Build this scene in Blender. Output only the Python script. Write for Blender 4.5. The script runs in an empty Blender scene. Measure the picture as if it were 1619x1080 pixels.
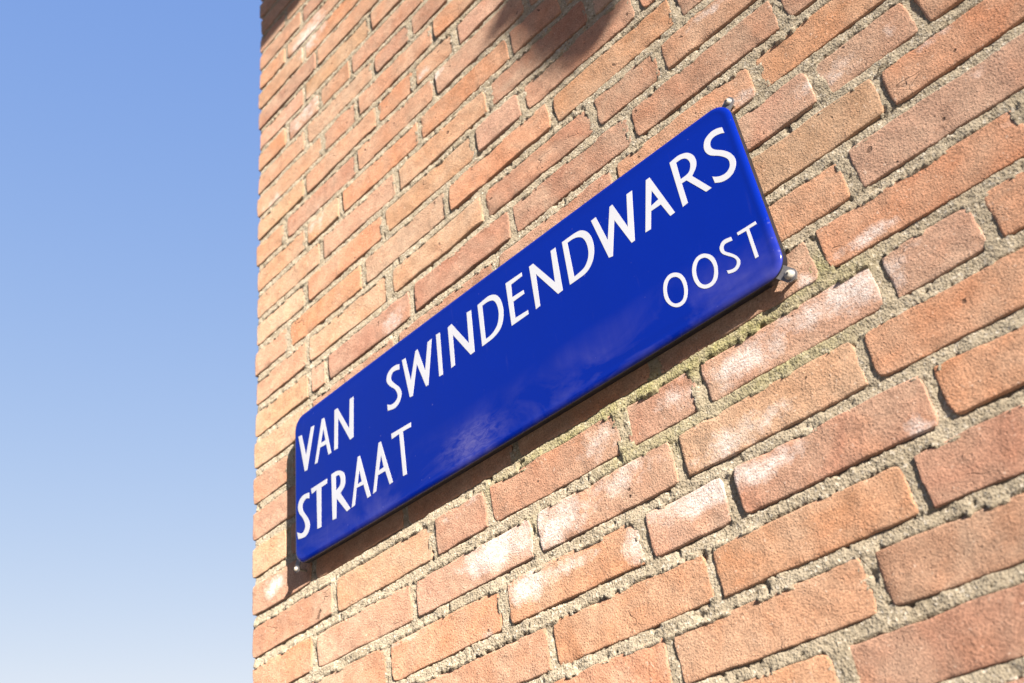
import bpy, math, random
import numpy as np
from mathutils import Vector, Matrix
from mathutils.geometry import tessellate_polygon

# ------------------------------------------------------------------ camera
S = bpy.context.scene
C = S.collection
CAM = Vector((1.2819, -0.78127, -0.65661))
RM = np.array([[0.687984, -0.480855, -0.543559],
               [0.713239, 0.309662, 0.628808],
               [-0.134046, -0.820297, 0.556007]])      # columns: right, down, forward
FPX = 1540.0946
cd = bpy.data.cameras.new('camera')
cam = bpy.data.objects.new('camera', cd); C.objects.link(cam)
m4 = Matrix.Identity(4)
for i in range(3):
    m4[i][0] = RM[i, 0]; m4[i][1] = -RM[i, 1]; m4[i][2] = -RM[i, 2]; m4[i][3] = CAM[i]
cam.matrix_world = m4
cd.sensor_fit = 'HORIZONTAL'; cd.sensor_width = 36.0
cd.lens = FPX * 36.0 / 1619.0
cd.clip_start = 0.02; cd.clip_end = 2000
cd.dof.use_dof = True; cd.dof.focus_distance = 1.12; cd.dof.aperture_fstop = 6.3
S.camera = cam

# ------------------------------------------------------------------ light
SUN = Vector((2.55, -1.0, 0.87)).normalized()          # direction towards the sun
EL = math.asin(SUN.z); AZ = math.atan2(SUN.x, SUN.y)   # azimuth clockwise from +Y
w = bpy.data.worlds.new('World'); S.world = w; w.use_nodes = True
nt = w.node_tree; nt.nodes.clear()
sky = nt.nodes.new('ShaderNodeTexSky'); sky.sky_type = 'NISHITA'; sky.sun_disc = False
sky.sun_elevation = EL; sky.sun_rotation = AZ
sky.altitude = 0; sky.air_density = 1.0; sky.dust_density = 0.2; sky.ozone_density = 0.5
bg = nt.nodes.new('ShaderNodeBackground'); bg.inputs[1].default_value = 0.112
wo = nt.nodes.new('ShaderNodeOutputWorld')
sep = nt.nodes.new('ShaderNodeSeparateColor'); cmb = nt.nodes.new('ShaderNodeCombineColor')
nt.links.new(sky.outputs[0], sep.inputs[0])
for i, (pw, kk) in enumerate(((0.90, 0.856), (0.60, 1.018), (0.15, 2.14))):     # soft shoulder of the camera, whole sky alike
    a = nt.nodes.new('ShaderNodeMath'); a.operation = 'POWER'; a.inputs[1].default_value = pw; nt.links.new(sep.outputs[i], a.inputs[0])
    b = nt.nodes.new('ShaderNodeMath'); b.operation = 'MULTIPLY'; b.inputs[1].default_value = kk; nt.links.new(a.outputs[0], b.inputs[0])
    nt.links.new(b.outputs[0], cmb.inputs[i])
nt.links.new(cmb.outputs[0], bg.inputs[0]); nt.links.new(bg.outputs[0], wo.inputs[0])
sl = bpy.data.lights.new('sun', 'SUN'); sl.energy = 5.0; sl.angle = math.radians(0.53)
sl.color = (1.0, 0.935, 0.86)
so = bpy.data.objects.new('sun', sl); C.objects.link(so); so.location = (6, -3, 4)
so.rotation_euler = SUN.to_track_quat('Z', 'Y').to_euler()
S.view_settings.view_transform = 'Standard'; S.view_settings.look = 'None'
S.view_settings.gamma = 1.0; S.view_settings.use_curve_mapping = False
S.view_settings.exposure = 1.55
S.render.engine = 'CYCLES'
LETTERS = [
('V',[[(-404.7,85.2),(-395.3,84.0),(-384.7,44.0),(-370.9,86.2),(-361.9,85.1),(-382.0,17.3),(-388.8,18.2)]]),
('A',[[(-343.2,86.5),(-336.3,85.7),(-321.0,18.6),(-328.7,18.6),(-333.5,38.2),(-348.9,39.6),(-355.8,17.8),(-363.1,18.3)],[(-339.6,68.9),(-335.2,46.6),(-346.0,47.1)]]),
('N',[[(-310.9,85.8),(-302.7,85.5),(-276.8,37.8),(-273.2,85.8),(-263.4,85.7),(-267.6,19.3),(-276.0,18.4),(-302.5,68.3),(-305.4,18.3),(-314.5,19.2)]]),
('S',[[(-157.1,83.9),(-158.0,74.6),(-163.3,76.6,1),(-171.7,77.6,1),(-176.4,73.1,1),(-176.1,67.2,1),(-170.1,59.0,1),(-160.8,47.8,1),(-157.1,37.9,1),(-158.8,29.6,1),(-164.5,22.7,1),(-173.9,19.6,1),(-189.1,23.2),(-189.1,34.6),(-181.4,29.8,1),(-173.0,29.5,1),(-166.7,33.6,1),(-166.5,40.3,1),(-171.0,49.2,1),(-180.3,58.7,1),(-186.4,67.6,1),(-187.2,74.4,1),(-183.3,82.5,1),(-174.3,86.6,1),(-164.8,86.6,1)]]),
('W',[[(-151.7,87.1),(-143.3,86.6),(-136.2,44.8),(-122.1,85.9),(-117.0,86.9),(-105.7,45.1),(-95.9,86.3),(-86.4,87.0),(-101.7,19.9),(-106.9,19.7),(-121.3,64.3),(-134.5,19.5),(-141.2,20.3)]]),
('I',[[(-78.0,88.1),(-69.3,87.4),(-71.7,20.3),(-79.9,21.0)]]),
('N',[[(-53.8,85.9),(-45.3,87.4),(-17.8,40.3),(-15.5,87.7),(-6.3,86.8),(-9.2,21.7),(-17.3,21.0),(-45.7,69.4),(-47.3,21.6),(-55.5,21.2)]]),
('D',[[(5.8,87.0),(19.7,88.5,1),(29.0,88.5,1),(37.6,85.0,1),(43.6,79.4,1),(48.3,68.7,1),(49.9,54.4,1),(47.7,42.0,1),(42.5,31.3,1),(34.2,25.3,1),(24.5,22.6,1),(14.5,21.9,1),(4.5,21.4)],[(14.6,80.2),(23.5,80.5,1),(31.5,78.4,1),(35.9,75.0,1),(39.0,68.9,1),(40.8,58.5,1),(39.8,48.0,1),(35.6,38.1,1),(27.7,32.0,1),(20.8,29.8,1),(12.9,29.2)]]),
('E',[[(59.6,88.9),(89.9,88.0),(89.4,81.5),(69.2,80.5),(67.8,62.2),(87.9,61.1),(88.2,54.3),(68.3,54.0),(67.5,30.1),(89.9,28.8),(89.4,22.0),(58.9,21.7)]]),
('N',[[(102.6,88.4),(110.5,88.6),(138.5,41.0),(140.6,88.3),(149.5,88.5),(148.2,22.2),(139.7,21.5),(111.6,70.6),(109.9,22.3),(101.8,21.3)]]),
('D',[[(160.2,89.0),(173.4,89.0,1),(185.0,88.4,1),(192.7,85.9,1),(200.1,78.8,1),(204.3,69.2,1),(205.7,58.1,1),(204.6,46.6,1),(200.5,35.8,1),(193.9,28.1,1),(185.7,23.7,1),(174.3,22.8,1),(159.3,22.7)],[(168.8,81.8),(177.7,81.7,1),(185.4,79.1,1),(191.5,73.8,1),(195.1,64.6,1),(195.9,54.0,1),(194.2,44.5,1),(189.6,36.9,1),(182.9,32.3,1),(168.7,30.2)]]),
('W',[[(208.6,89.2),(217.2,89.8),(226.0,47.2),(238.8,90.0),(243.9,90.3),(256.7,46.3),(265.4,90.1),(274.5,89.9),(261.5,22.1),(256.2,21.7),(241.1,67.3),(227.9,21.3),(221.7,22.9)]]),
('A',[[(294.9,90.1),(301.1,90.2),(320.0,22.3),(312.5,21.9),(305.1,44.4),(291.4,44.7),(285.1,22.3),(276.6,22.8)],[(298.7,70.7),(303.7,53.9),(293.1,52.2)]]),
('R',[[(329.8,90.1),(341.4,91.4,1),(348.9,89.7,1),(355.7,85.7,1),(361.1,77.4,1),(362.0,67.2,1),(359.0,59.4,1),(352.4,52.8),(370.2,21.4),(361.8,21.2),(343.7,51.9),(337.8,52.2),(338.0,23.1),(330.1,22.3)],[(338.4,83.3),(345.4,83.0,1),(350.8,79.6,1),(353.6,73.0,1),(352.8,66.0,1),(348.3,60.1,1),(337.9,59.2)]]),
('S',[[(402.9,86.8),(403.3,76.8),(398.4,79.6,1),(391.4,81.2,1),(385.5,79.2,1),(383.6,72.9,1),(386.8,65.8,1),(396.0,57.0,1),(402.7,47.4,1),(405.3,37.1,1),(403.2,28.1,1),(397.5,21.2,1),(390.2,18.8,1),(381.9,20.3,1),(374.4,24.7),(373.9,35.4),(380.5,30.3,1),(388.7,28.0,1),(395.2,31.1,1),(397.4,37.6,1),(395.9,44.5,1),(389.0,53.4,1),(379.5,61.8,1),(375.2,70.3,1),(375.2,78.9,1),(379.3,86.8,1),(388.2,90.8,1),(396.3,90.0,1)]]),
('S',[[(-377.6,-20.5),(-377.8,-30.6),(-385.5,-28.0,1),(-393.4,-31.6,1),(-395.1,-38.8,1),(-390.6,-47.5,1),(-381.5,-59.9,1),(-377.2,-71.2,1),(-380.5,-81.4,1),(-389.7,-86.3,1),(-406.7,-83.5),(-409.6,-70.9),(-397.3,-77.1,1),(-390.4,-73.6,1),(-389.4,-66.4,1),(-395.4,-54.3,1),(-403.7,-44.1,1),(-407.0,-32.9,1),(-402.8,-22.8,1),(-391.7,-18.5,1)]]),
('T',[[(-373.5,-16.7),(-332.5,-17.2),(-334.0,-25.7),(-347.6,-25.8),(-349.6,-86.9),(-359.5,-86.2),(-359.8,-25.1),(-371.5,-26.6)]]),
('R',[[(-323.1,-15.4),(-312.1,-15.3,1),(-301.9,-18.3,1),(-292.9,-25.8,1),(-290.3,-36.6,1),(-292.6,-47.1,1),(-302.2,-54.0),(-280.6,-86.2),(-289.7,-87.7),(-312.0,-58.2),(-314.0,-88.0),(-323.2,-87.1)],[(-312.2,-24.1),(-305.1,-24.7,1),(-301.7,-31.6,1),(-303.0,-40.7,1),(-312.6,-45.2)]]),
('A',[[(-260.3,-15.6),(-254.9,-15.7),(-235.1,-86.5),(-243.3,-87.0),(-250.4,-63.4),(-265.6,-62.1),(-270.8,-85.9),(-279.0,-86.6)],[(-258.0,-36.4),(-254.1,-56.2),(-263.0,-56.6)]]),
('A',[[(-213.1,-15.4),(-207.6,-15.5),(-187.4,-86.6),(-195.0,-87.2),(-202.2,-64.1),(-218.2,-63.5),(-223.5,-85.0),(-231.1,-86.0)],[(-209.3,-35.6),(-205.2,-56.2),(-215.4,-56.7)]]),
('T',[[(-185.1,-14.7),(-142.4,-16.9),(-143.2,-24.4),(-160.2,-23.3),(-158.5,-87.9),(-166.9,-87.3),(-168.6,-23.5),(-184.6,-23.8)]]),
('O',[[(301.2,-49.5,1),(306.6,-55.3,1),(309.5,-64.8,1),(309.1,-75.8,1),(306.0,-84.9,1),(301.0,-90.4,1),(294.5,-91.4,1),(288.3,-88.6,1),(282.1,-81.3,1),(278.9,-71.9,1),(279.6,-60.9,1),(283.1,-51.7,1),(289.7,-46.9,1),(295.5,-46.8,1)],[(299.0,-54.9,1),(303.1,-60.7,1),(304.5,-69.1,1),(303.5,-77.2,1),(300.3,-83.9,1),(295.4,-85.8,1),(289.7,-83.7,1),(285.6,-77.9,1),(284.0,-68.8,1),(285.2,-60.7,1),(288.8,-54.7,1),(293.8,-52.8,1)]]),
('O',[[(340.6,-49.7,1),(346.6,-56.3,1),(349.2,-65.6,1),(348.4,-76.2,1),(345.2,-85.1,1),(339.5,-90.1,1),(332.7,-90.6,1),(326.3,-87.8,1),(320.9,-81.3,1),(318.2,-71.6,1),(318.8,-60.7,1),(322.7,-51.8,1),(329.0,-47.1,1),(335.2,-47.0,1)],[(338.5,-54.7,1),(342.3,-60.4,1),(344.2,-68.5,1),(343.0,-76.4,1),(339.0,-83.6,1),(333.7,-85.2,1),(328.3,-83.0,1),(324.6,-76.9,1),(323.4,-68.6,1),(324.8,-60.2,1),(328.9,-54.0,1),(333.6,-52.7,1)]]),
('S',[[(373.3,-49.2),(373.6,-55.1),(369.4,-54.1,1),(364.2,-53.7,1),(361.6,-56.4,1),(362.2,-61.1,1),(367.3,-67.0,1),(372.3,-73.5,1),(374.7,-80.6,1),(373.2,-86.3,1),(368.2,-90.3,1),(362.5,-90.2,1),(357.4,-88.4),(356.8,-83.1),(361.7,-85.1,1),(366.3,-85.4,1),(369.6,-82.8,1),(370.2,-78.3,1),(367.6,-73.5,1),(362.3,-67.8,1),(357.6,-61.8,1),(356.5,-54.8,1),(359.8,-49.4,1),(364.9,-47.5,1)]]),
('T',[[(380.0,-48.8),(403.6,-49.3),(403.8,-54.0),(394.7,-53.8),(394.8,-90.4),(390.0,-90.2),(390.3,-54.1),(380.3,-53.4)]])]
# ------------------------------------------------------------------ helpers
P = 0.0625          # course pitch
H = 0.0480          # brick height
rng = np.random.default_rng(7)
LAT = rng.random((256, 256))
def vnoise(x, y, s, seed=0):
    """smooth value noise in -1..1, cell size s"""
    x = np.asarray(x) / s + seed * 17.31 + 500; y = np.asarray(y) / s + seed * 9.77 + 500
    xi = np.floor(x).astype(int); yi = np.floor(y).astype(int); fx = x - xi; fy = y - yi
    fx = fx * fx * (3 - 2 * fx); fy = fy * fy * (3 - 2 * fy)
    a = LAT[xi % 256, yi % 256]; b = LAT[(xi + 1) % 256, yi % 256]
    c = LAT[xi % 256, (yi + 1) % 256]; d = LAT[(xi + 1) % 256, (yi + 1) % 256]
    return 2 * ((a * (1 - fx) + b * fx) * (1 - fy) + (c * (1 - fx) + d * fx) * fy) - 1

def proj(X, Y, Z):
    X, Y, Z = np.broadcast_arrays(np.asarray(X, float), Y, Z)
    v = np.stack([X - CAM[0], Y - CAM[1], Z - CAM[2]], -1) @ RM
    return 809.5 + FPX * v[..., 0] / v[..., 2], 540 + FPX * v[..., 1] / v[..., 2]

def make_mesh(name, verts, faces, mat=None, smooth=True, attrs=None):
    me = bpy.data.meshes.new(name)
    me.from_pydata([tuple(v) for v in verts] if not isinstance(verts, list) else verts, [], faces)
    if mat: me.materials.append(mat)
    if smooth: me.polygons.foreach_set('use_smooth', [True] * len(me.polygons))
    for k, arr in (attrs or {}).items():
        arr = np.asarray(arr, dtype=np.float32)
        if arr.ndim == 1:
            a = me.attributes.new(k, 'FLOAT', 'POINT'); a.data.foreach_set('value', arr)
        else:
            a = me.attributes.new(k, 'FLOAT_VECTOR', 'POINT'); a.data.foreach_set('vector', arr.ravel())
    me.update()
    return me

def quad_mesh(name, V, Q, mat, attrs=None, smooth=True):
    """fast path: V (n,3), Q (m,4)"""
    me = bpy.data.meshes.new(name)
    me.vertices.add(len(V)); me.vertices.foreach_set('co', np.asarray(V, np.float32).ravel())
    me.loops.add(len(Q) * 4); me.loops.foreach_set('vertex_index', np.asarray(Q, np.int32).ravel())
    me.polygons.add(len(Q)); me.polygons.foreach_set('loop_start', np.arange(0, len(Q) * 4, 4, dtype=np.int32))
    me.polygons.foreach_set('loop_total', np.full(len(Q), 4, dtype=np.int32))
    me.materials.append(mat)
    me.polygons.foreach_set('use_smooth', np.full(len(Q), smooth))
    for k, arr in (attrs or {}).items():
        arr = np.asarray(arr, dtype=np.float32)
        if arr.ndim == 1:
            a = me.attributes.new(k, 'FLOAT', 'POINT'); a.data.foreach_set('value', arr)
        else:
            a = me.attributes.new(k, 'FLOAT_VECTOR', 'POINT'); a.data.foreach_set('vector', arr.ravel())
    me.update(calc_edges=True); me.validate()
    return me

def obj(name, me, parent=None, loc=(0, 0, 0)):
    o = bpy.data.objects.new(name, me); C.objects.link(o); o.location = loc
    if parent: o.parent = parent
    return o

def empty(name, loc, label, cat, group=None):
    o = bpy.data.objects.new(name, None); C.objects.link(o); o.location = loc
    o.empty_display_size = 0.1; o['label'] = label; o['category'] = cat
    if group: o['group'] = group
    return o

class NB:
    """tiny node builder"""
    def __init__(s, name):
        s.m = bpy.data.materials.new(name); s.m.use_nodes = True; s.t = s.m.node_tree; s.t.nodes.clear()
        s.out = s.t.nodes.new('ShaderNodeOutputMaterial'); s.b = s.t.nodes.new('ShaderNodeBsdfPrincipled')
        s.t.links.new(s.b.outputs[0], s.out.inputs[0])
    def n(s, typ, **kw):
        x = s.t.nodes.new(typ)
        for k, v in kw.items(): setattr(x, k, v)
        return x
    def l(s, a, b): s.t.links.new(a, b)
    def setv(s, sock, v):
        if isinstance(v, bpy.types.NodeSocket): s.l(v, sock)
        else: sock.default_value = v
    def pos(s, off=None):
        g = s.n('ShaderNodeNewGeometry').outputs['Position']
        if off is None: return g
        v = s.n('ShaderNodeVectorMath', operation='ADD'); s.l(g, v.inputs[0]); s.l(off, v.inputs[1]); return v.outputs[0]
    def attr(s, name, out='Fac'):
        a = s.n('ShaderNodeAttribute', attribute_name=name); return a.outputs[out]
    def noise(s, vec, scale, detail=3, rough=0.55, dist=0.0):
        x = s.n('ShaderNodeTexNoise'); s.l(vec, x.inputs['Vector']); x.inputs['Scale'].default_value = scale
        x.inputs['Detail'].default_value = detail; x.inputs['Roughness'].default_value = rough
        x.inputs['Distortion'].default_value = dist; return x.outputs['Fac']
    def voro(s, vec, scale, out='Distance', feature='F1'):
        x = s.n('ShaderNodeTexVoronoi', feature=feature); s.l(vec, x.inputs['Vector']); x.inputs['Scale'].default_value = scale
        return x.outputs[out]
    def scale(s, vec, sc):
        v = s.n('ShaderNodeVectorMath', operation='MULTIPLY'); s.l(vec, v.inputs[0]); v.inputs[1].default_value = sc; return v.outputs[0]
    def ramp(s, fac, a, b, lo=0.0, hi=1.0):
        x = s.n('ShaderNodeMapRange'); x.clamp = True
        s.l(fac, x.inputs[0]); x.inputs[1].default_value = a; x.inputs[2].default_value = b
        x.inputs[3].default_value = lo; x.inputs[4].default_value = hi; return x.outputs[0]
    def math(s, op, a, b=0.0, c=None):
        x = s.n('ShaderNodeMath', operation=op); s.setv(x.inputs[0], a); s.setv(x.inputs[1], b)
        if c is not None: s.setv(x.inputs[2], c)
        return x.outputs[0]
    def mix(s, f, a, b, mode='MIX'):
        x = s.n('ShaderNodeMix', data_type='RGBA', blend_type=mode)
        s.setv(x.inputs[0], f); s.setv(x.inputs[6], a); s.setv(x.inputs[7], b); return x.outputs[2]
    def bump(s, h, dist, strength=1.0, normal=None):
        x = s.n('ShaderNodeBump'); x.inputs['Strength'].default_value = strength; x.inputs['Distance'].default_value = dist
        s.l(h, x.inputs['Height'])
        if normal is not None: s.l(normal, x.inputs['Normal'])
        return x.outputs[0]

# ------------------------------------------------------------------ materials
def mat_brick():
    k = NB('fired_clay_brick')
    seed = k.attr('seed', 'Vector'); col = k.attr('tone', 'Vector'); st = k.attr('stain')
    p = k.pos(seed)
    cloud = k.noise(p, 14, 3, 0.6, 0.6)
    mid = k.noise(p, 60, 4, 0.6)
    fine = k.noise(p, 520, 2, 0.6)
    grain = k.voro(p, 520)
    # cloudy firing variation: lighter dusty / deeper orange
    c1 = k.mix(k.ramp(cloud, 0.35, 0.70), col, k.mix(0.5, col, (0.50, 0.38, 0.27, 1)))
    c2 = k.mix(k.ramp(k.noise(p, 23, 3, 0.6), 0.52, 0.75, 0, 0.35), c1, (0.50, 0.22, 0.11, 1))
    v = k.math('MULTIPLY', k.ramp(mid, 0.3, 0.7, 0.86, 1.12), k.ramp(fine, 0.3, 0.7, 0.72, 1.22))
    hs = k.n('ShaderNodeHueSaturation'); k.l(c2, hs.inputs['Color']); k.l(v, hs.inputs['Value'])
    # dark sand grains and pale ones
    sp = k.ramp(k.noise(p, 300, 2, 0.5), 0.64, 0.72)
    c3 = k.mix(k.math('MULTIPLY', sp, 0.55), hs.outputs[0], (0.16, 0.085, 0.055, 1))
    sp2 = k.ramp(k.noise(p, 260, 2, 0.5, 0.3), 0.66, 0.76)
    c4 = k.mix(k.math('MULTIPLY', sp2, 0.5), c3, (0.62, 0.52, 0.42, 1))
    # lime bloom
    sm = k.math('MULTIPLY', k.math('ADD', st, k.ramp(k.noise(p, 34, 6, 0.72), 0.35, 0.7, -0.42, 0.34)),
                k.ramp(st, 0.0, 0.25, 0.0, 1.0))
    sm = k.math('MULTIPLY', k.ramp(sm, 0.12, 0.75), k.ramp(k.noise(k.scale(p, (1, 1, 2.5)), 170, 3, 0.6), 0.32, 0.6, 0.35, 1.0))
    c5 = k.mix(k.math('MULTIPLY', sm, 0.85), c4, (0.70, 0.65, 0.60, 1))
    # sparse burnt-out pits and drying creases
    pit = k.ramp(k.noise(p, 75, 1, 0.4), 0.765, 0.80)
    cr = k.math('ABSOLUTE', k.math('SUBTRACT', k.noise(k.scale(p, (1, 1, 1.9)), 20, 2, 0.45, 0.2), 0.5))
    cr = k.math('MULTIPLY', k.ramp(cr, 0.0, 0.011, 1.0, 0.0), k.ramp(k.noise(p, 13, 2, 0.5), 0.64, 0.72))
    hol = k.math('MAXIMUM', pit, cr)
    c5 = k.mix(k.math('MULTIPLY', hol, 0.75), c5, (0.10, 0.055, 0.035, 1))
    k.l(c5, k.b.inputs['Base Color'])
    k.b.inputs['Roughness'].default_value = 0.95; k.b.inputs['Diffuse Roughness'].default_value = 0.9
    k.b.inputs['Specular IOR Level'].default_value = 0.25
    hsum = k.math('ADD', k.math('MULTIPLY', fine, 0.9), k.math('MULTIPLY', mid, 1.4))
    hsum = k.math('SUBTRACT', hsum, k.math('MULTIPLY', k.ramp(k.voro(p, 130), 0.0, 0.16, 1, 0), 0.5))
    hsum = k.math('SUBTRACT', hsum, k.math('MULTIPLY', hol, 1.2))
    n1 = k.bump(hsum, 0.0011)
    k.l(n1, k.b.inputs['Normal'])
    return k.m

def mat_mortar():
    k = NB('sandy_lime_mortar')
    p = k.pos(); moss = k.attr('moss')
    g1 = k.noise(p, 300, 3, 0.7); g2 = k.noise(p, 25, 4, 0.6); vc = k.voro(p, 420, 'Color')
    sep = k.n('ShaderNodeSeparateColor'); k.l(vc, sep.inputs[0])
    base = k.mix(k.ramp(g2, 0.35, 0.7), (0.355, 0.295, 0.205, 1), (0.47, 0.40, 0.29, 1))
    c = k.mix(k.ramp(sep.outputs[0], 0.0, 1.0, 0.0, 0.55), base, (0.30, 0.25, 0.175, 1))
    c = k.mix(k.ramp(sep.outputs[1], 0.88, 0.95, 0, 0.6), c, (0.62, 0.56, 0.46, 1))
    c = k.mix(k.ramp(g1, 0.32, 0.45, 0.85, 0), c, (0.13, 0.10, 0.06, 1))
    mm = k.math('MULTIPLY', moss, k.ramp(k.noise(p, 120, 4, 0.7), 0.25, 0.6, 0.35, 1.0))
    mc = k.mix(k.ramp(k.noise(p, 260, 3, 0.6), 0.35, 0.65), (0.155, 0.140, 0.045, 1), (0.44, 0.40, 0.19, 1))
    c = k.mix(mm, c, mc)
    k.l(c, k.b.inputs['Base Color'])
    k.b.inputs['Roughness'].default_value = 1.0; k.b.inputs['Diffuse Roughness'].default_value = 0.9
    k.b.inputs['Specular IOR Level'].default_value = 0.15
    hh = k.math('ADD', g1, k.math('MULTIPLY', k.voro(p, 420), 0.6))
    k.l(k.bump(hh, 0.0014), k.b.inputs['Normal'])
    return k.m

def mat_enamel(name, base, refl_grime_amt=0.25):
    k = NB(name)
    tc = k.n('ShaderNodeTexCoord').outputs['Object']
    sep = k.n('ShaderNodeSeparateXYZ'); k.l(tc, sep.inputs[0])
    # reflected haze painted along the lower edge, with grime runs and specks
    low = k.ramp(sep.outputs[2], -0.122, -0.045, 1.0, 0.0)
    cl = k.noise(k.scale(tc, (1, 1, 1.6)), 9, 5, 0.62, 0.8)
    runs = k.noise(k.scale(tc, (1, 1, 0.07)), 60, 3, 0.6)
    refl_grime = k.math('MULTIPLY', k.math('MULTIPLY', low, k.ramp(cl, 0.42, 0.72)), k.ramp(runs, 0.3, 0.7, 0.5, 1.0))
    refl_grime = k.math('ADD', refl_grime, k.math('MULTIPLY', k.ramp(k.noise(k.scale(tc, (1, 1, 0.12)), 130, 2, 0.5), 0.68, 0.80), 0.12))
    spk = k.ramp(k.noise(tc, 210, 1, 0.4), 0.775, 0.80)
    refl_grime = k.math('ADD', refl_grime, k.math('MULTIPLY', spk, 0.9))
    # painted reflection, a cloudy patch low on the plate, left of the middle
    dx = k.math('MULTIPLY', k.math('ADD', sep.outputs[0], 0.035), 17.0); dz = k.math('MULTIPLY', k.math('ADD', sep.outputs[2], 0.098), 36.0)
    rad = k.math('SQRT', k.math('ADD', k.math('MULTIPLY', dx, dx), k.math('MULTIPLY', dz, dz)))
    refl_patch = k.math('MULTIPLY', k.ramp(rad, 0.1, 1.25, 1.0, 0.0), k.ramp(k.noise(k.scale(tc, (1, 1, 2.2)), 60, 5, 0.65, 1.0), 0.36, 0.62))
    refl_grime = k.math('ADD', refl_grime, k.math('MULTIPLY', refl_patch, 1.1))
    c = k.mix(k.math('MULTIPLY', refl_grime, refl_grime_amt), base, (0.42, 0.36, 0.46, 1))
    # worn, chipped enamel along the rolled edge
    ex = k.ramp(k.math('ABSOLUTE', sep.outputs[0]), 0.4085, 0.4160); ez = k.ramp(k.math('ABSOLUTE', sep.outputs[2]), 0.1165, 0.1230)
    edge = k.math('MAXIMUM', ex, ez)
    chip = k.math('MULTIPLY', k.ramp(k.math('ADD', k.noise(tc, 95, 4, 0.65), k.math('MULTIPLY', edge, 0.05)), 0.70, 0.80), k.ramp(edge, 0.0, 0.1))
    c = k.mix(k.math('MULTIPLY', chip, 0.5), c, (0.22, 0.21, 0.30, 1))
    k.l(c, k.b.inputs['Base Color'])
    k.l(k.ramp(refl_grime, 0.0, 1.0, 0.10, 0.35), k.b.inputs['Roughness'])
    k.b.inputs['IOR'].default_value = 1.5; k.b.inputs['Specular IOR Level'].default_value = 0.17
    wav = k.noise(tc, 7, 2, 0.4)
    k.l(k.bump(wav, 0.004, 0.6), k.b.inputs['Normal'])
    return k.m

def mat_plain(name, col, rough=0.6, metal=0.0, nscale=80, var=0.25, bump=0.0004):
    k = NB(name); p = k.pos()
    n = k.noise(p, nscale, 4, 0.6)
    c = k.mix(k.ramp(n, 0.3, 0.7, 0, var), col, tuple(x * 0.45 for x in col[:3]) + (1,))
    k.l(c, k.b.inputs['Base Color']); k.b.inputs['Roughness'].default_value = rough
    k.b.inputs['Metallic'].default_value = metal
    k.l(k.bump(n, bump), k.b.inputs['Normal'])
    return k.m

MB = mat_brick(); MM = mat_mortar()
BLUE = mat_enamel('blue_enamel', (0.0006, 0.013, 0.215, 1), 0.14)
WHITE = mat_enamel('white_enamel', (0.50, 0.505, 0.52, 1), 0.15)
EDGE = mat_plain('dark_enamel_flange', (0.012, 0.012, 0.020, 1), 0.45, 0, 90, 0.6)  # flange coloured darker than the blue face
SCREWM = mat_plain('cream_painted_steel', (0.40, 0.37, 0.30, 1), 0.7, 0.0, 700, 0.5, 0.0003)
TABM = mat_plain('weathered_zinc', (0.20, 0.19, 0.19, 1), 0.55, 0.5, 300, 0.5, 0.0002)
DARKM = mat_plain('dark_slot', (0.03, 0.027, 0.025, 1), 0.7)

# ------------------------------------------------------------------ ground
gm = mat_plain('paving_concrete', (0.30, 0.28, 0.25, 1), 0.9, 0, 3, 0.3, 0.002)
g = obj('pavement', make_mesh('pavement', [(-400, -400, 0), (400, -400, 0), (400, 400, 0), (-400, 400, 0)], [(0, 1, 2, 3)], gm, False), None, (0, 0, -2.30))
g['kind'] = 'structure'

# ------------------------------------------------------------------ unseen houses over the street, added to cut the ambient light
BLKD = mat_plain('added_house_green_paint', (0.02, 0.05, 0.035, 1), 0.4)
HB = [mat_plain('added_house_dark_red_brickwork', (0.20, 0.10, 0.075, 1), 0.9, 0, 9, 0.5), mat_plain('added_house_brown_brickwork', (0.16, 0.105, 0.08, 1), 0.9, 0, 9, 0.5), mat_plain('added_house_buff_render', (0.36, 0.32, 0.26, 1), 0.9, 0, 2, 0.2)]
TILE = mat_plain('added_house_roof_tiles', (0.30, 0.13, 0.08, 1), 0.8, 0, 6, 0.5)
PANE = mat_plain('added_house_window_glass', (0.03, 0.035, 0.04, 1), 0.06, 0, 3, 0.1, 0.0)
TRIM = mat_plain('added_house_white_wood', (0.72, 0.71, 0.68, 1), 0.5, 0, 12, 0.1)
def cuboid(name, x0, x1, y0, y1, z0, z1, mat):
    return make_mesh(name, [(x0, y0, z0), (x1, y0, z0), (x1, y1, z0), (x0, y1, z0), (x0, y0, z1), (x1, y0, z1), (x1, y1, z1), (x0, y1, z1)],
                     [(0, 1, 5, 4), (1, 2, 6, 5), (2, 3, 7, 6), (3, 0, 4, 7), (4, 5, 6, 7), (3, 2, 1, 0)], mat, False)
hx = -30.0; hr = random.Random(4); hi = 0
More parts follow.
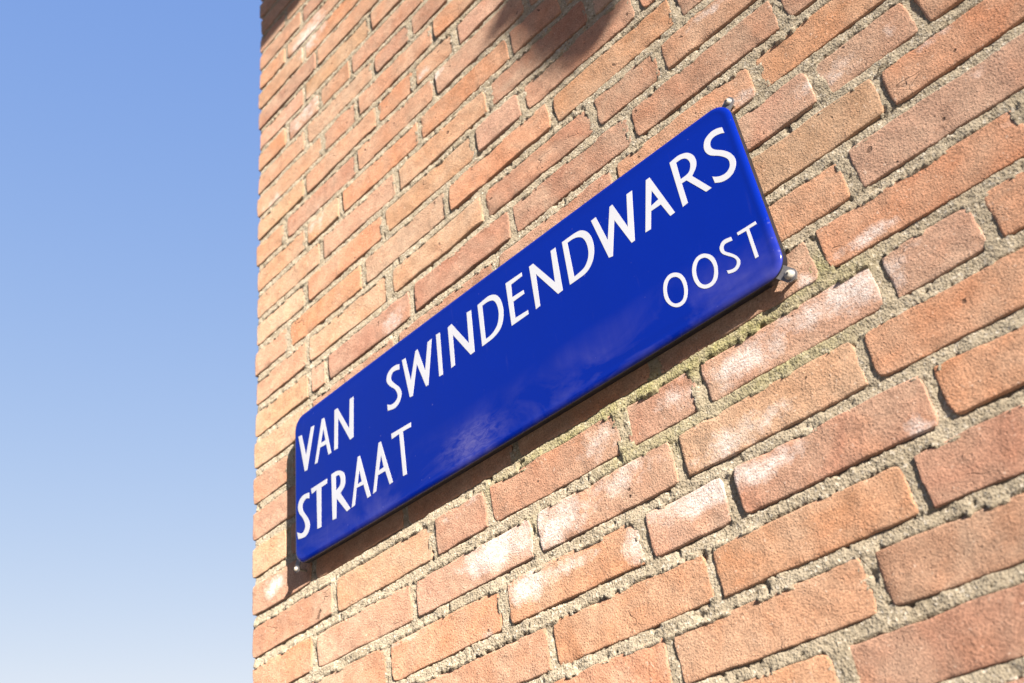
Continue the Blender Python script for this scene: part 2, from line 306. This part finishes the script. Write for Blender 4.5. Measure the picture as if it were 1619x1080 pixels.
while hx < 24:
    wd = hr.choice([5.4, 6.0, 6.6]); ht = hr.choice([6.6, 7.0, 7.4]); kind = hi % 3; y0 = -11.0
    hs_ = empty('added_terraced_house', (hx + wd / 2, y0, -2.30), ['dark red brick', 'brown brick', 'buff rendered'][kind] + ' terraced house with tiled roof, %s in the unseen row added across the street' % ['first','second','third','fourth','fifth','sixth','seventh','eighth','ninth','tenth','eleventh','twelfth'][hi], 'house', 'unseen houses added across the street')
    hw = wd / 2
    obj('wall', cuboid('wall', -hw, hw - .01, -8, 0, 0, ht, HB[kind]), hs_)  # wall of the added unseen house
    rf = make_mesh('roof', [(-hw, .25, ht), (hw - .01, .25, ht), (hw - .01, -4, ht + 1.5), (-hw, -4, ht + 1.5), (hw - .01, -8.2, ht), (-hw, -8.2, ht)],
                   [(0, 1, 2, 3), (3, 2, 4, 5), (0, 3, 5), (1, 4, 2), (0, 5, 4, 1)], TILE, False)
    obj('roof', rf, hs_)  # roof of the added unseen house
    fm = cuboid('window', -.62, .62, 0, .05, 0, 1.55, TRIM); gmsh = cuboid('pane', -.54, .54, .051, .058, .08, 1.47, PANE)
    for fl in range(2):
        for q in (-1, 1):
            wo_ = obj('window', fm, hs_, (q * wd * .25, 0.002, 1.0 + fl * 2.9)); obj('pane', gmsh, wo_)
    obj('added_house_door', cuboid('added_house_door', -.45, .45, 0.002, .06, 0, 2.2, BLKD), hs_, (0, 0, 0))
    hx += wd; hi += 1

# ------------------------------------------------------------------ wall
WALL = empty('brick_wall', (0, 0, -2.30), 'sunlit orange and buff brick house wall ending in a corner against the sky', 'wall')
WZ = 2.30     # children are placed in wall space (z = 0 near the sign)
MEAS = {16: [.169], 15: [.212], 14: [.168, .384], 13: [.106, .217, .317], 12: [.169, .383], 11: [.222, .331, .543],
        10: [.163, .383, .486], 9: [.097, .319, .531], 8: [.162, .269, .483, .696], 7: [.208, .418, .637, .844],
        6: [.16, .378, .597, .699, .913], 5: [.104, .317, .527, .744, .961], 4: [.161, .381, .596, .808, .92],
        3: [.164, .212, .428, .641, .856, 1.074], 2: [.165, .384, .60, .816, 1.022, 1.235], 1: [.105, .32, .54, .76, .972, 1.076, 1.189],
        0: [.16, .378, .59, .70, .915, 1.13, 1.345], -1: [.10, .315, .53, .745, .96, 1.071, 1.285], -2: [.163, .371, .585, .80, 1.011, 1.225],
        -3: [.212, .425, .528, .743, .849, 1.058, 1.158], -4: [.161, .378, .595, .803, 1.017, 1.23], -5: [.103, .317, .531, .74, .85, 1.061, 1.275],
        -6: [.16, .378, .592, .807, 1.018, 1.23], -7: [.104, .317, .53, .742, .955, 1.168], -8: [.163, .38, .592, .69, .904, 1.118]}
XMAX = 3.0
KMIN, KMAX = -36, 27
rr = random.Random(5)
ROWS = {}
for k in range(KMIN, KMAX + 1):
    js = list(MEAS.get(k, [.163 if k % 2 == 0 else .105]))
    full = [0.0]
    for j in js:
        gap = j - full[-1]
        if gap > 0.25:
            n = max(2, round(gap / 0.2145)); a = full[-1]
            for i in range(1, n): full.append(a + gap * i / n)
        full.append(j)
    while full[-1] < XMAX:
        full.append(full[-1] + (0.107 if rr.random() < 0.12 else 0.2145) + rr.uniform(-.003, .003))
    ROWS[k] = full

PICKS = {  # brick tones read off the photograph, by place on the wall (photo pixels, used only to look up a brick)
 'Y': [(1290,960),(655,400),(715,200),(555,500),(620,900),(450,620),(415,860),(1322,198),(470,430),(440,345),(420,690),(500,235),(640,300),(590,490),(520,510),(560,70),(1140,640),(1230,600)],
 'O': [(1296,53),(1390,330),(1560,580),(1290,1070),(540,395),(1500,250),(1600,320),(1300,850),(1450,260),(1560,50),(480,1050),(660,640),(620,150),(1200,850),(1020,60),(600,620),(1450,500),(1550,480),(700,1000)],
 'R': [(1550,720),(1500,900),(1500,1030),(1600,850),(430,760),(740,830),(970,130),(920,220),(880,280),(760,430),(430,930),(490,980),(1040,640),(900,720),(870,60),(1450,640),(620,580),(680,430)],
 'P': [(1350,90),(1460,420),(1240,530),(1160,590),(1110,810),(1500,130),(800,860),(570,330),(470,300),(930,800),(650,520),(1240,150),(580,1000)]}
TONE = {'Y': (0.49, 0.325, 0.20), 'O': (0.52, 0.255, 0.135), 'R': (0.40, 0.225, 0.155), 'P': (0.50, 0.325, 0.25), 'S': (0.47, 0.275, 0.18), 'C': (0.52, 0.395, 0.285)}
# lime bloom patches on the wall: centre x, z, radii, strength (metres)
BLOOM_PX = [(1345,460,45,38,1.0),(1290,490,60,30,.55),(1180,570,55,26,.8),(1170,690,70,30,.7),(1215,735,55,22,.8),(790,865,55,28,1.0),(880,830,45,40,.9),(980,760,60,30,.5),
            (1110,785,70,26,1.0),(835,925,36,24,.95),(900,895,40,14,.7),(1005,860,26,30,.6),(1460,680,22,32,.8),(1410,420,55,28,.45),(1400,455,60,14,.6),(1370,375,55,12,.8),
            (1310,115,60,20,.5),(1410,45,14,14,.5),(430,930,20,14,.7),(620,505,18,16,.8),(945,700,40,30,.45),(1080,620,45,26,.5),(490,55,26,22,.8),(480,180,30,20,.5),
            (690,120,12,8,.9),(670,115,14,8,.6),(430,320,16,10,.5),(500,350,14,22,.5),(1180,150,20,12,.7),(760,1010,40,10,.3),(640,1010,40,10,.35),(1275,445,12,20,.7),(1480,60,40,10,.4),
            (1120,20,40,10,.4),(1560,110,40,14,.3),(745,790,24,16,.3),(720,815,20,10,.4),(1600,190,20,30,.4)]
def wall_at(px, py):
    d = RM @ np.array([(px - 809.5) / FPX, (py - 540) / FPX, 1.0]); t = -CAM[1] / d[1]
    return CAM[0] + d[0] * t, CAM[2] + d[2] * t
BLOOM = []
for (px, py, a, b, s_) in BLOOM_PX:
    x, z = wall_at(px, py); x1, z1 = wall_at(px + a, py - a * 0.62); x2, z2 = wall_at(px, py + b)
    BLOOM.append((x, z, max(.008, abs(x1 - x)), max(.006, abs(z2 - z)), s_))
def stain_at(X, Z):
    s = np.zeros_like(X)
    for (x, z, a, b, st) in BLOOM:
        d = ((X - x) / a) ** 2 + ((Z - z) / b) ** 2
        s = np.maximum(s, st * np.exp(-d * 0.9))
    return s
PK = []
for t, l in PICKS.items():
    for q in l: PK.append((t,) + wall_at(*q))

def steps(L, fine, edge=(0.0004, 0.0011, 0.0030)):
    e = [0.0] + list(edge); n = max(2, int(round((L - 2 * edge[-1]) / fine)))
    mid = list(np.linspace(edge[-1], L - edge[-1], n + 1))[1:-1]
    return np.array(e + mid + [L - q for q in reversed(e)])

def brick_mesh(x0, x1, z0, h, cell, depth, tone, sd, proud, tiltx, tiltz, left_full=False):
    Wd = x1 - x0
    us = steps(Wd, cell); vs = steps(h, cell)
    U, Vv = np.meshgrid(us, vs, indexing='xy'); nu, nv = len(us), len(vs)
    X = x0 + U; Z = z0 + Vv
    fu = U / Wd; fv = Vv / h
    # ragged outline: edges wander, corners get knocked off
    el = vnoise(Z, Z * 0 + sd, 0.018, 1) * .0011 + vnoise(Z, Z * 0 + sd, 0.006, 2) * .0006
    er = vnoise(Z, Z * 0 + sd, 0.018, 3) * .0011 + vnoise(Z, Z * 0 + sd, 0.006, 4) * .0006
    eb = vnoise(X, X * 0 + sd, 0.045, 5) * .0012 + vnoise(X, X * 0 + sd, 0.010, 6) * .0005
    et = vnoise(X, X * 0 + sd, 0.045, 7) * .0014 + vnoise(X, X * 0 + sd, 0.010, 8) * .0008
    rl = random.Random(int(sd * 1000))
    cr = [rl.uniform(.0003, .0035) for _ in range(4)]
    cu = np.minimum(U, 0.014) ; cv = np.minimum(Vv, 0.014)
    def knock(du, dv, r): return r * np.clip(1 - du / .012, 0, 1) ** 2 * np.clip(1 - dv / .012, 0, 1) ** 2
    kn = [knock(U, Vv, cr[0]), knock(Wd - U, Vv, cr[1]), knock(U, h - Vv, cr[2]), knock(Wd - U, h - Vv, cr[3])]
    dX = el * (1 - fu) + er * fu + kn[0] - kn[1] + kn[2] - kn[3]
    dZ = eb * (1 - fv) + et * fv + kn[0] * .7 + kn[1] * .7 - kn[2] * .7 - kn[3] * .7
    r = rl.uniform(.0009, .0019)
    e = np.minimum(np.minimum(U, Wd - U), np.minimum(Vv, h - Vv))
    ee = np.clip(e, 0, r)
    Y = r - np.sqrt(np.maximum(0, r * r - (r - ee) ** 2))
    Y += vnoise(X + sd, Z, .028, 9) * .0008 + vnoise(X + sd, Z, .010, 10) * .00035
    chip = vnoise(X + sd * 3, Z, .016, 11)
    Y += np.clip(chip - .55, 0, 1) * np.clip(1 - e / .010, 0, 1) * .006
    Y += -proud + tiltx * (fu - .5) + tiltz * (fv - .5)
    ang = rl.uniform(-.006, .006)
    Xr = X + dX; Zr = Z + dZ + ang * (U - Wd / 2)
    front = np.stack([Xr, Y, Zr], -1).reshape(-1, 3)
    idx = np.arange(nu * nv).reshape(nv, nu)
    Q = np.stack([idx[:-1, :-1], idx[:-1, 1:], idx[1:, 1:], idx[1:, :-1]], -1).reshape(-1, 4)
    ring = np.concatenate([idx[0, :], idx[1:, -1], idx[-1, -2::-1], idx[-2:0:-1, 0]])
    bk = front[ring].copy(); bk[:, 1] = depth
    V = np.concatenate([front, bk]); nb = len(front); n = len(ring)
    a = ring; b = np.roll(ring, -1); ca = nb + np.arange(n); cb = nb + (np.arange(n) + 1) % n
    Q2 = np.stack([b, a, ca, cb], -1)
    Qs = np.concatenate([Q, Q2])
    at = {'tone': np.tile(tone, (len(V), 1)), 'seed': np.tile((sd * 3.7 % 50, sd * 1.3 % 30, sd * 7.1 % 40), (len(V), 1)),
          'stain': stain_at(V[:, 0], V[:, 2])}
    return V, Qs, at

def tone_for(xc, zc, x0, x1, k, r):
    for (t, px, pz) in PK:
        if x0 < px < x1 and k * P <= pz < (k + 1) * P: break
    else:
        up = xc < .62 and zc > .12
        t = r.choices(['S', 'Y', 'O', 'R', 'P', 'C'], [4, 2.0, .5, .1, 3, 6] if up else [5, 1.2, 2, 1.6, 1.8, .5])[0]  # paler picks high on the corner carry the same glare
    wt = .80 if t == 'R' else .62; c = tuple(wt * q + (1 - wt) * m_ for q, m_ in zip(TONE[t], (.55, .322, .20))); f = r.uniform(.94, 1.05)
    if zc < .12: c = (c[0] * .90, c[1] * .83, c[2] * .78)          # darker, redder tone for low zc
    if xc < .62 and zc > .12: c = tuple(.5 * q + .5 * w_ for q, w_ in zip(c, (.565, .375, .262)))   # lens glare put into the tone, paler high on the corner
    return tuple(q * f * r.uniform(.97, 1.03) for q in c)

JW = 0.0110
near, rest = [], []
for k in range(KMIN, KMAX + 1):
    js = ROWS[k]
    for i in range(len(js) - 1):
        a = js[i] + (JW / 2 if i else 0.0); b = js[i + 1] - JW / 2
        xc = (a + b) / 2; zc = k * P + H / 2
        px, py = proj(xc, 0, zc)
        cx = np.clip(xc, a, b)
        pxs, pys = proj(np.array([a, b]), 0, np.array([zc, zc]))
        inside = -20 < zc + 5 and (CAM[2] + 5 > 0) and any(-80 < u < 1699 and -80 < v < 1160 for u, v in zip(pxs, pys))
        v = np.array([xc, 0, zc]) - np.array(CAM)
        if (v @ RM)[2] < .2: inside = False
        (near if inside else rest).append((k, i, a, b))
print('near bricks', len(near), 'rest', len(rest))
BR = {}
for (k, i, a, b) in near:
    r = random.Random(k * 1000 + i)
    sd = r.uniform(1, 60)
    pr = r.uniform(-.0006, .0018); jl = 0 if i == 0 else r.uniform(-.0016, .0016); jr = r.uniform(-.0016, .0016)
    if i == 0: jl = r.uniform(-.0022, .0032)
    h = H + r.uniform(-.0014, .0012); z0 = k * P + r.uniform(-.0009, .0009)
    cell = 0.005 if (a + b) / 2 > .45 else 0.007
    BR[(k, i)] = (a + jl, b + jr, z0, z0 + h, pr)
    V, Q, at = brick_mesh(a + jl, b + jr, z0, h, cell, 0.1 if i == 0 else 0.045, tone_for((a + b) / 2, 0, a, b, k, r), sd,
                          pr, r.uniform(-.0016, .0016), r.uniform(-.0012, .0012))
    V = V.copy(); org = np.array([(a + b) / 2, 0, k * P]); V -= org
    obj('brick', quad_mesh('brick', V, Q, MB, at), WALL, (org[0], 0, org[2] + WZ))

# mortar, worked as real relief between the bricks in view
def build_mortar():
    sp = 0.0021
    xs = np.arange(0.0, 1.42, sp); zs = np.arange(-0.60, 1.46, sp)
    X, Z = np.meshgrid(xs, zs, indexing='xy')
    X = X + vnoise(X, Z, .003, 41) * .0006; Z = Z + vnoise(X, Z, .003, 42) * .0006
    X[:, 0] = 0
    K = np.floor(Z / P).astype(int); T = Z - K * P
    bed = T > H
    D = np.zeros_like(X); cull = np.zeros(X.shape, bool)
    big = vnoise(X, Z, .06, 21)
    f = np.clip((T - H) / (P - H), 0, 1)
    # joint floor: nearly flush on the brick below, undercut beneath the brick above
    bedD = .0000 + f * (.0016 + .0012 * big) + .0008 * vnoise(X, Z, .02, 22)
    D[:] = .004
    D[bed] = bedD[bed]
    for k in range(int(K.min()), int(K.max()) + 1):
        js = np.array(ROWS[k][1:]); m = (K == k) & ~bed
        x = X[m]; d = x[:, None] - js[None, :]; j = np.abs(d).argmin(1); dd = d[np.arange(len(x)), j]
        hsh = np.sin(js[j] * 91.7 + k * 12.9) * .5 + .5
        dep = .0000 + hsh * .0017
        fx = np.clip((dd + JW / 2) / JW, 0, 1)
        D[m] = np.where(np.abs(dd) < .012, dep * (.45 + .8 * fx), .004)
        t = T[m]
        # hidden well inside a brick: drop
        ins = (np.abs(dd) > JW / 2 + .0055) & (t > .0055) & (t < H - .0055) & (x > .008)
        c = np.zeros(m.sum(), bool); c[ins] = True; cull[m] = c
        # smear over the top edge of bricks
        top = (t > H - .0045) & ~ins
        sm = vnoise(X[m], Z[m], .022, 23) + .5 * vnoise(X[m], Z[m], .006, 24)
        Dm = D[m]; Dm[top] = np.where(sm[top] > .25, -.0028 + (H - t[top]) * .8, Dm[top]); D[m] = Dm
    gr = np.random.default_rng(3).random(X.shape) * 2 - 1
    D += gr * .00045 + vnoise(X, Z, .0045, 25) * .00045 + vnoise(X, Z, .012, 26) * .0008
    pit = vnoise(X, Z, .007, 27); D += np.clip(pit - .70, 0, 1) * .014
    # rounded back at the wall corner
    D += np.clip(.006 - X, 0, 1) * 1.2
    xs0 = X[:, 0]
    pts = np.stack([X, D, Z], -1)
    pts[:, 0, 0] = .0035 + vnoise(Z[:, 0], Z[:, 0] * 0, .012, 28) * .0012
    idx = np.arange(X.size).reshape(X.shape)
    q = np.stack([idx[:-1, :-1], idx[:-1, 1:], idx[1:, 1:], idx[1:, :-1]], -1).reshape(-1, 4)
    ck = cull.ravel(); keep = ~(ck[q].all(1))
    # far-off parts of the sheet that the frame cannot hold are left to the coarse backing
    px, py = proj(X, 0, Z); out = ((px < 330) | (px > 1700) | (py < -80) | (py > 1160)).ravel()
    keep &= ~(out[q].all(1))
    q = q[keep]
    used = np.unique(q); rem = np.full(X.size, -1); rem[used] = np.arange(len(used))
    V = pts.reshape(-1, 3)[used]; q = rem[q]
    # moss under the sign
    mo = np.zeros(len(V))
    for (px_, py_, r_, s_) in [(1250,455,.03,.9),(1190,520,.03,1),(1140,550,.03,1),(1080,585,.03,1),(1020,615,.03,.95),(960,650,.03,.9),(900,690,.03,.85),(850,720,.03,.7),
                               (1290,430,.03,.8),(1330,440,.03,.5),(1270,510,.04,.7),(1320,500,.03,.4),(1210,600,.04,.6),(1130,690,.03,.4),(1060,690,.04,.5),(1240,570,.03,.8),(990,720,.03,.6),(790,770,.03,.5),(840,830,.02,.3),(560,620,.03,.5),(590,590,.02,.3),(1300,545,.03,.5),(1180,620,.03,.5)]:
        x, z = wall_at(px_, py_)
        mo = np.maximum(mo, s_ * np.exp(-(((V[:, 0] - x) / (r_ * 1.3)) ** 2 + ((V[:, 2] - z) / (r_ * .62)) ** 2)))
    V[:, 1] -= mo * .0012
    return V, q, mo
V, q, mo = build_mortar()
V = V.copy(); V[:, 2] += 0
m = obj('mortar', quad_mesh('mortar', V, q, MM, {'moss': mo}), WALL, (0, 0, WZ)); m['kind'] = 'stuff'
print('mortar quads', len(q))

# the rest of the wall, outside the frame: plain bricks joined into one part, plus the return wall round the corner
def box_arrays(lst):
    V = []; Q = []; n = 0
    F = np.array([(0, 1, 5, 4), (1, 2, 6, 5), (2, 3, 7, 6), (3, 0, 4, 7), (4, 5, 6, 7), (3, 2, 1, 0)])
    for (x0, x1, y0, y1, z0, z1) in lst:
        V += [(x0, y0, z0), (x1, y0, z0), (x1, y1, z0), (x0, y1, z0), (x0, y0, z1), (x1, y0, z1), (x1, y1, z1), (x0, y1, z1)]
        Q.append(F + n); n += 8
    return np.array(V, float), np.concatenate(Q)
L = []; tones = []; seeds = []
for (k, i, a, b) in rest:
    r = random.Random(k * 77 + i); L.append((a, b, -r.uniform(0, .002), .045 if i else .1, k * P, k * P + H)); tones.append(tone_for(a, 0, a, b, k, r)); seeds.append(r.uniform(1, 60))
for k in range(KMIN, KMAX + 1):          # return face, looking left
    y = .1105 if k % 2 == 0 else .1105
    n = 0
    while y < 1.6:
        ln = .204 if (n or k % 2) else .097
        r = random.Random(k * 31 + n + 9); L.append((r.uniform(-.001, .002), .09, y, y + ln, k * P, k * P + H)); tones.append(tone_for(1, 0, -9, -8, k, r)); seeds.append(r.uniform(1, 60))
        y += ln + JW; n += 1
V, Q = box_arrays(L)
tn = np.repeat(np.array(tones), 8, 0); sdv = np.repeat(np.array(seeds), 8)
sv = np.stack([sdv * 3.7 % 50, sdv * 1.3 % 30, sdv * 7.1 % 40], -1)
o = obj('brickwork', quad_mesh('brickwork', V, Q, MB, {'tone': tn, 'seed': sv, 'stain': np.zeros(len(V))}, False), WALL, (0, 0, WZ)); o['kind'] = 'stuff'
zt = (KMAX + 1) * P
V, Q = box_arrays([(.010, XMAX, .0105, 1.6, KMIN * P - .05, zt), (.0045, .030, .020, 1.6, KMIN * P - .05, zt - .001)])
o = obj('mortar', quad_mesh('mortar', V, Q, MM, {'moss': np.zeros(len(V))}, False), WALL, (0, 0, WZ)); o['kind'] = 'stuff'

# unseen roof overhang along the wall top, added to shade the topmost bricks
ADDED_EAVEM = mat_plain('added_eave_paint', (0.62, 0.60, 0.55, 1), 0.6, 0, 12, 0.2)
def bevel_profile(name, prof, x0, x1, mat):
    V = []; n = len(prof)
    for x in (x0, x1):
        for (y, z) in prof: V.append((x, y, z))
    F = [(i, (i + 1) % n, n + (i + 1) % n, n + i) for i in range(n)] + [tuple(range(n))[::-1], tuple(range(n, 2 * n))]
    return make_mesh(name, V, F, mat, False)
o = obj('added_eave', bevel_profile('added_eave', [(0.0, 1.752), (-.50, 1.70), (-.55, 1.68), (-.575, 1.70), (-.575, 1.80), (-.60, 1.82), (-.60, 1.86), (1.7, 1.86), (1.7, 1.752)], .02, 3.4, ADDED_EAVEM), WALL, (0, 0, WZ))

# ------------------------------------------------------------------ unseen wall lamp, made up to cast the soft shadow above the sign
def lathe(prof, n=28):
    V = []; F = []
    for (r, z) in prof:
        for i in range(n):
            a = 2 * math.pi * i / n; V.append((r * math.cos(a), r * math.sin(a), z))
    for j in range(len(prof) - 1):
        for i in range(n):
            a = j * n + i; b = j * n + (i + 1) % n; F.append((a, b, b + n, a + n))
    F.append(tuple(range(n))[::-1]); F.append(tuple(range((len(prof) - 1) * n, len(prof) * n)))
    return V, F
def ybox(name, x0, x1, y0, y1, z0, z1, mat):
    return make_mesh(name, [(x0, y0, z0), (x1, y0, z0), (x1, y1, z0), (x0, y1, z0), (x0, y0, z1), (x1, y0, z1), (x1, y1, z1), (x0, y1, z1)],
                     [(0, 1, 5, 4), (1, 2, 6, 5), (2, 3, 7, 6), (3, 0, 4, 7), (4, 5, 6, 7), (3, 2, 1, 0)], mat, False)
BLK = mat_plain('black_painted_iron', (0.02, 0.021, 0.022, 1), 0.4)
GLS = mat_plain('added_lamp_opal_glass', (0.75, 0.74, 0.70, 1), 0.25, 0, 20, 0.05)
t_ = .90
LX, LY, LZ = .838 + 2.55 * t_, -t_, .382 + .87 * t_
lamp = empty('added_wall_lamp', (LX, LY, LZ), 'unseen black iron wall lamp added high above the street sign for its shadow', 'lamp')
v, f = lathe([(.006, 0), (.020, .012), (.030, .05), (.042, .11), (.056, .24)]); obj('added_lamp_glass', make_mesh('added_lamp_glass', v, f, GLS), lamp)
v, f = lathe([(.070, .241), (.070, .252), (.045, .29), (.016, .315), (.010, .33)]); obj('added_lamp_cap', make_mesh('added_lamp_cap', v, f, BLK), lamp)
obj('added_lamp_arm', ybox('added_lamp_arm', -.012, .012, -.02, t_ - .012, .331, .355, BLK), lamp)
obj('added_lamp_mounting_plate', ybox('added_lamp_mounting_plate', -.05, .05, t_ - .012, t_ - .001, .26, .42, BLK), lamp)

# ------------------------------------------------------------------ street sign
SU = np.array([0.99993549, 0.00602008, -0.00963213]); SN = np.array([0.00601980, -0.99998188, -0.0000579873])
SV = np.cross(SU, -SN); SV /= np.linalg.norm(SV)
if SV[2] < 0: SV = -SV
SO = np.array([.57, -.0225, .0145])
sign = empty('street_sign', SO, 'blue enamel street sign with white letters reading Van Swindendwars straat Oost', 'street sign')
mm = Matrix.Identity(4)
for i in range(3):
    mm[i][0] = SU[i]; mm[i][1] = -SN[i]; mm[i][2] = SV[i]; mm[i][3] = SO[i]
sign.matrix_world = mm          # local x along the plate, y into the wall, z up
A_, B_ = .4165, .1205
def outline(ins, n=9):
    """rounded rectangle, long sides bowed out a little"""
    a = A_ - ins; b = B_ - ins; r = max(.004, .022 - ins); pts = []
    for (sx, sz, a0) in ((1, -1, -90), (1, 1, 0), (-1, 1, 90), (-1, -1, 180)):
        for i in range(n):
            t = math.radians(a0 + 90 * i / (n - 1)); pts.append((sx * (a - r) + r * math.cos(t), sz * (b - r) + r * math.sin(t)))
        nx = 14 if sx * sz == 1 else 5       # intermediate points along the side that follows this corner
        a1 = pts[-1]
        nxt = {(1, -1): (a, b - r), (1, 1): (-(a - r), b), (-1, 1): (-a, -(b - r)), (-1, -1): ((a - r), -b)}[(sx, sz)]
        for i in range(1, nx): pts.append((a1[0] + (nxt[0] - a1[0]) * i / nx, a1[1] + (nxt[1] - a1[1]) * i / nx))
    out = []
    for (x, z) in pts:
        bow = .0028 * max(0, 1 - (x / A_) ** 2) ** .8 * (z / B_)
        out.append((x, z + bow))
    return out
RINGS = [(.017, 0), (.012, .0003), (.0085, .0002), (.006, 0), (.0045, .0002), (.0026, .0007), (.0012, .0015), (.0003, .0025), (.0, .0034), (.0, .0125), (.0014, .0128), (.0014, .0045)]
V = []; F = []
for (ins, d) in RINGS:
    for (x, z) in outline(ins): V.append((x, d, z))
n = len(outline(0))
for j in range(len(RINGS) - 1):
    for i in range(n):
        a = j * n + i; b = j * n + (i + 1) % n; F.append((a, b, b + n, a + n))
F.append(tuple(range(n))); F.append(tuple(range((len(RINGS) - 1) * n, len(RINGS) * n))[::-1])
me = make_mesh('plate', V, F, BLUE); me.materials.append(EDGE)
for pl in me.polygons:
    if min(V[i][1] for i in pl.vertices) > .0032: pl.material_index = 1
import bmesh
bm = bmesh.new(); bm.from_mesh(me); bmesh.ops.recalc_face_normals(bm, faces=bm.faces); bm.to_mesh(me); bm.free()
plate = obj('plate', me, sign)

def smooth_loop(pts):
    out = []; n = len(pts)
    for i in range(n):
        p1 = pts[i]; p2 = pts[(i + 1) % n]
        s1 = len(p1) > 2; s2 = len(p2) > 2
        out.append((p1[0], p1[1]))
        if not (s1 or s2): continue
        p0 = pts[i - 1] if s1 else p1; p3 = pts[(i + 2) % n] if s2 else p2
        for t in (.25, .5, .75):
            q = []
            for c in (0, 1):
                a, b, c_, d = p0[c], p1[c], p2[c], p3[c]
                q.append(.5 * ((2 * b) + (-a + c_) * t + (2 * a - 5 * b + 4 * c_ - d) * t * t + (-a + 3 * b - 3 * c_ + d) * t ** 3))
            out.append(tuple(q))
    return out
def shrink(pts, d):
    A = sum(pts[i - 1][0] * pts[i][1] - pts[i][0] * pts[i - 1][1] for i in range(len(pts)))
    sg = 1 if A > 0 else -1; out = []; n = len(pts)
    for i in range(n):
        a, p, c = pts[i - 1], pts[i], pts[(i + 1) % n]
        e1 = Vector((p[0] - a[0], p[1] - a[1])); e2 = Vector((c[0] - p[0], c[1] - p[1]))
        if e1.length < 1e-6 or e2.length < 1e-6: out.append(p); continue
        e1.normalize(); e2.normalize(); n1 = Vector((-e1.y, e1.x)) * sg; n2 = Vector((-e2.y, e2.x)) * sg
        m_ = n1 + n2; m_ = m_ / max(.5, m_.dot(n1)); out.append((p[0] + m_.x * d, p[1] + m_.y * d))
    return out
def letter_mesh(loops):
    vl = [[Vector((p[0] / 1000, p[1] / 1000, 0)) for p in shrink(smooth_loop(l), .42 if j == 0 else -.42)] for j, l in enumerate(loops)]
    tris = tessellate_polygon(vl)
    flat = [v for l in vl for v in l]
    V = [(v.x, -.00028, v.y) for v in flat] + [(v.x, .0003, v.y) for v in flat]
    F = []
    for t in tris:
        a, b, c = [flat[i] for i in t]
        cr = (b.x - a.x) * (c.y - a.y) - (b.y - a.y) * (c.x - a.x)
        F.append(tuple(t) if cr > 0 else tuple(t)[::-1])
    o = 0; n = len(flat)
    for l in vl:
        m_ = len(l)
        for i in range(m_): F.append((o + i, o + (i + 1) % m_, n + o + (i + 1) % m_, n + o + i))
        o += m_
    return make_mesh('letter', V, F, WHITE, False)
for ch, loops in LETTERS:
    o = obj('letter', letter_mesh(loops), sign); o['label'] = 'white letter ' + ch

# corner lugs with round head screws
def disc_stack(prof, n=24):
    """lathe about the y axis; prof = (radius, y)"""
    V = []; F = []
    for (r, y) in prof:
        for i in range(n):
            a = 2 * math.pi * i / n; V.append((r * math.cos(a), y, r * math.sin(a)))
    for j in range(len(prof) - 1):
        for i in range(n):
            a = j * n + i; b = j * n + (i + 1) % n; F.append((a, b, b + n, a + n))
    F.append(tuple(range(n))); F.append(tuple(range((len(prof) - 1) * n, len(prof) * n))[::-1])
    return V, F
def fixn(me):
    bm = bmesh.new(); bm.from_mesh(me); bmesh.ops.recalc_face_normals(bm, faces=bm.faces); bm.to_mesh(me); bm.free(); return me
def lug(cx, cz, ang, d, R=.0105, screw=True, rs=.0056):
    """strap that leaves the back of the plate at angle ang and ends in a rounded eye at (cx, cz), d behind the face"""
    ln = .017; pts = []
    for i in range(13):
        t = math.radians(-90 + 180 * i / 12); pts.append((R * math.cos(t), R * math.sin(t)))
    pts += [(-ln, R), (-ln, -R)]
    V = []; n = len(pts); ca, sa = math.cos(ang), math.sin(ang)
    layers = [(1.0, 0.0), (1.0, .0022)]
    for (s_, y) in layers:
        for (x, z) in pts:
            bend = 0 if x > -.008 else (-x - .008) * .25
            V.append((x * ca - z * sa, y + max(-.004, -bend), x * sa + z * ca))
    F = [(i, (i + 1) % n, n + (i + 1) % n, n + i) for i in range(n)] + [tuple(range(n))[::-1], tuple(range(n, 2 * n))]
    o = obj('corner_lug', fixn(make_mesh('corner_lug', V, F, TABM, False)), sign, (cx, d, cz))
    if screw:
        pr = [(.0001, -.0045), (rs * .45, -.0043), (rs * .8, -.0032), (rs, -.0012), (rs, .0), (rs * .5, .0001), (rs * .45, .02)]
        v, f = disc_stack(pr); s = obj('screw', fixn(make_mesh('screw', v, f, SCREWM)), o)
        # washer ring
        v, f = disc_stack([(rs * 1.22, -.0008), (rs * 1.25, -.0001), (rs * 1.1, .0)]); obj('washer', fixn(make_mesh('washer', v, f, TABM)), o)
        v, f = disc_stack([(.0014, -.0049), (.0014, -.0042)], 6); obj('screw_recess', fixn(make_mesh('screw_recess', v, f, DARKM, False)), o)
    return o
lug(.4150, -.1235, math.radians(-48), .0070, R=.0074, rs=.0050)
lug(.4155, .1205, math.radians(50), .0085, R=.0066, rs=.0040)
lug(-.4205, -.1225, math.radians(-125), .0060, R=.0052, rs=.0034)
lug(-.4085, .1155, math.radians(130), .0100, R=.008, rs=.0034)
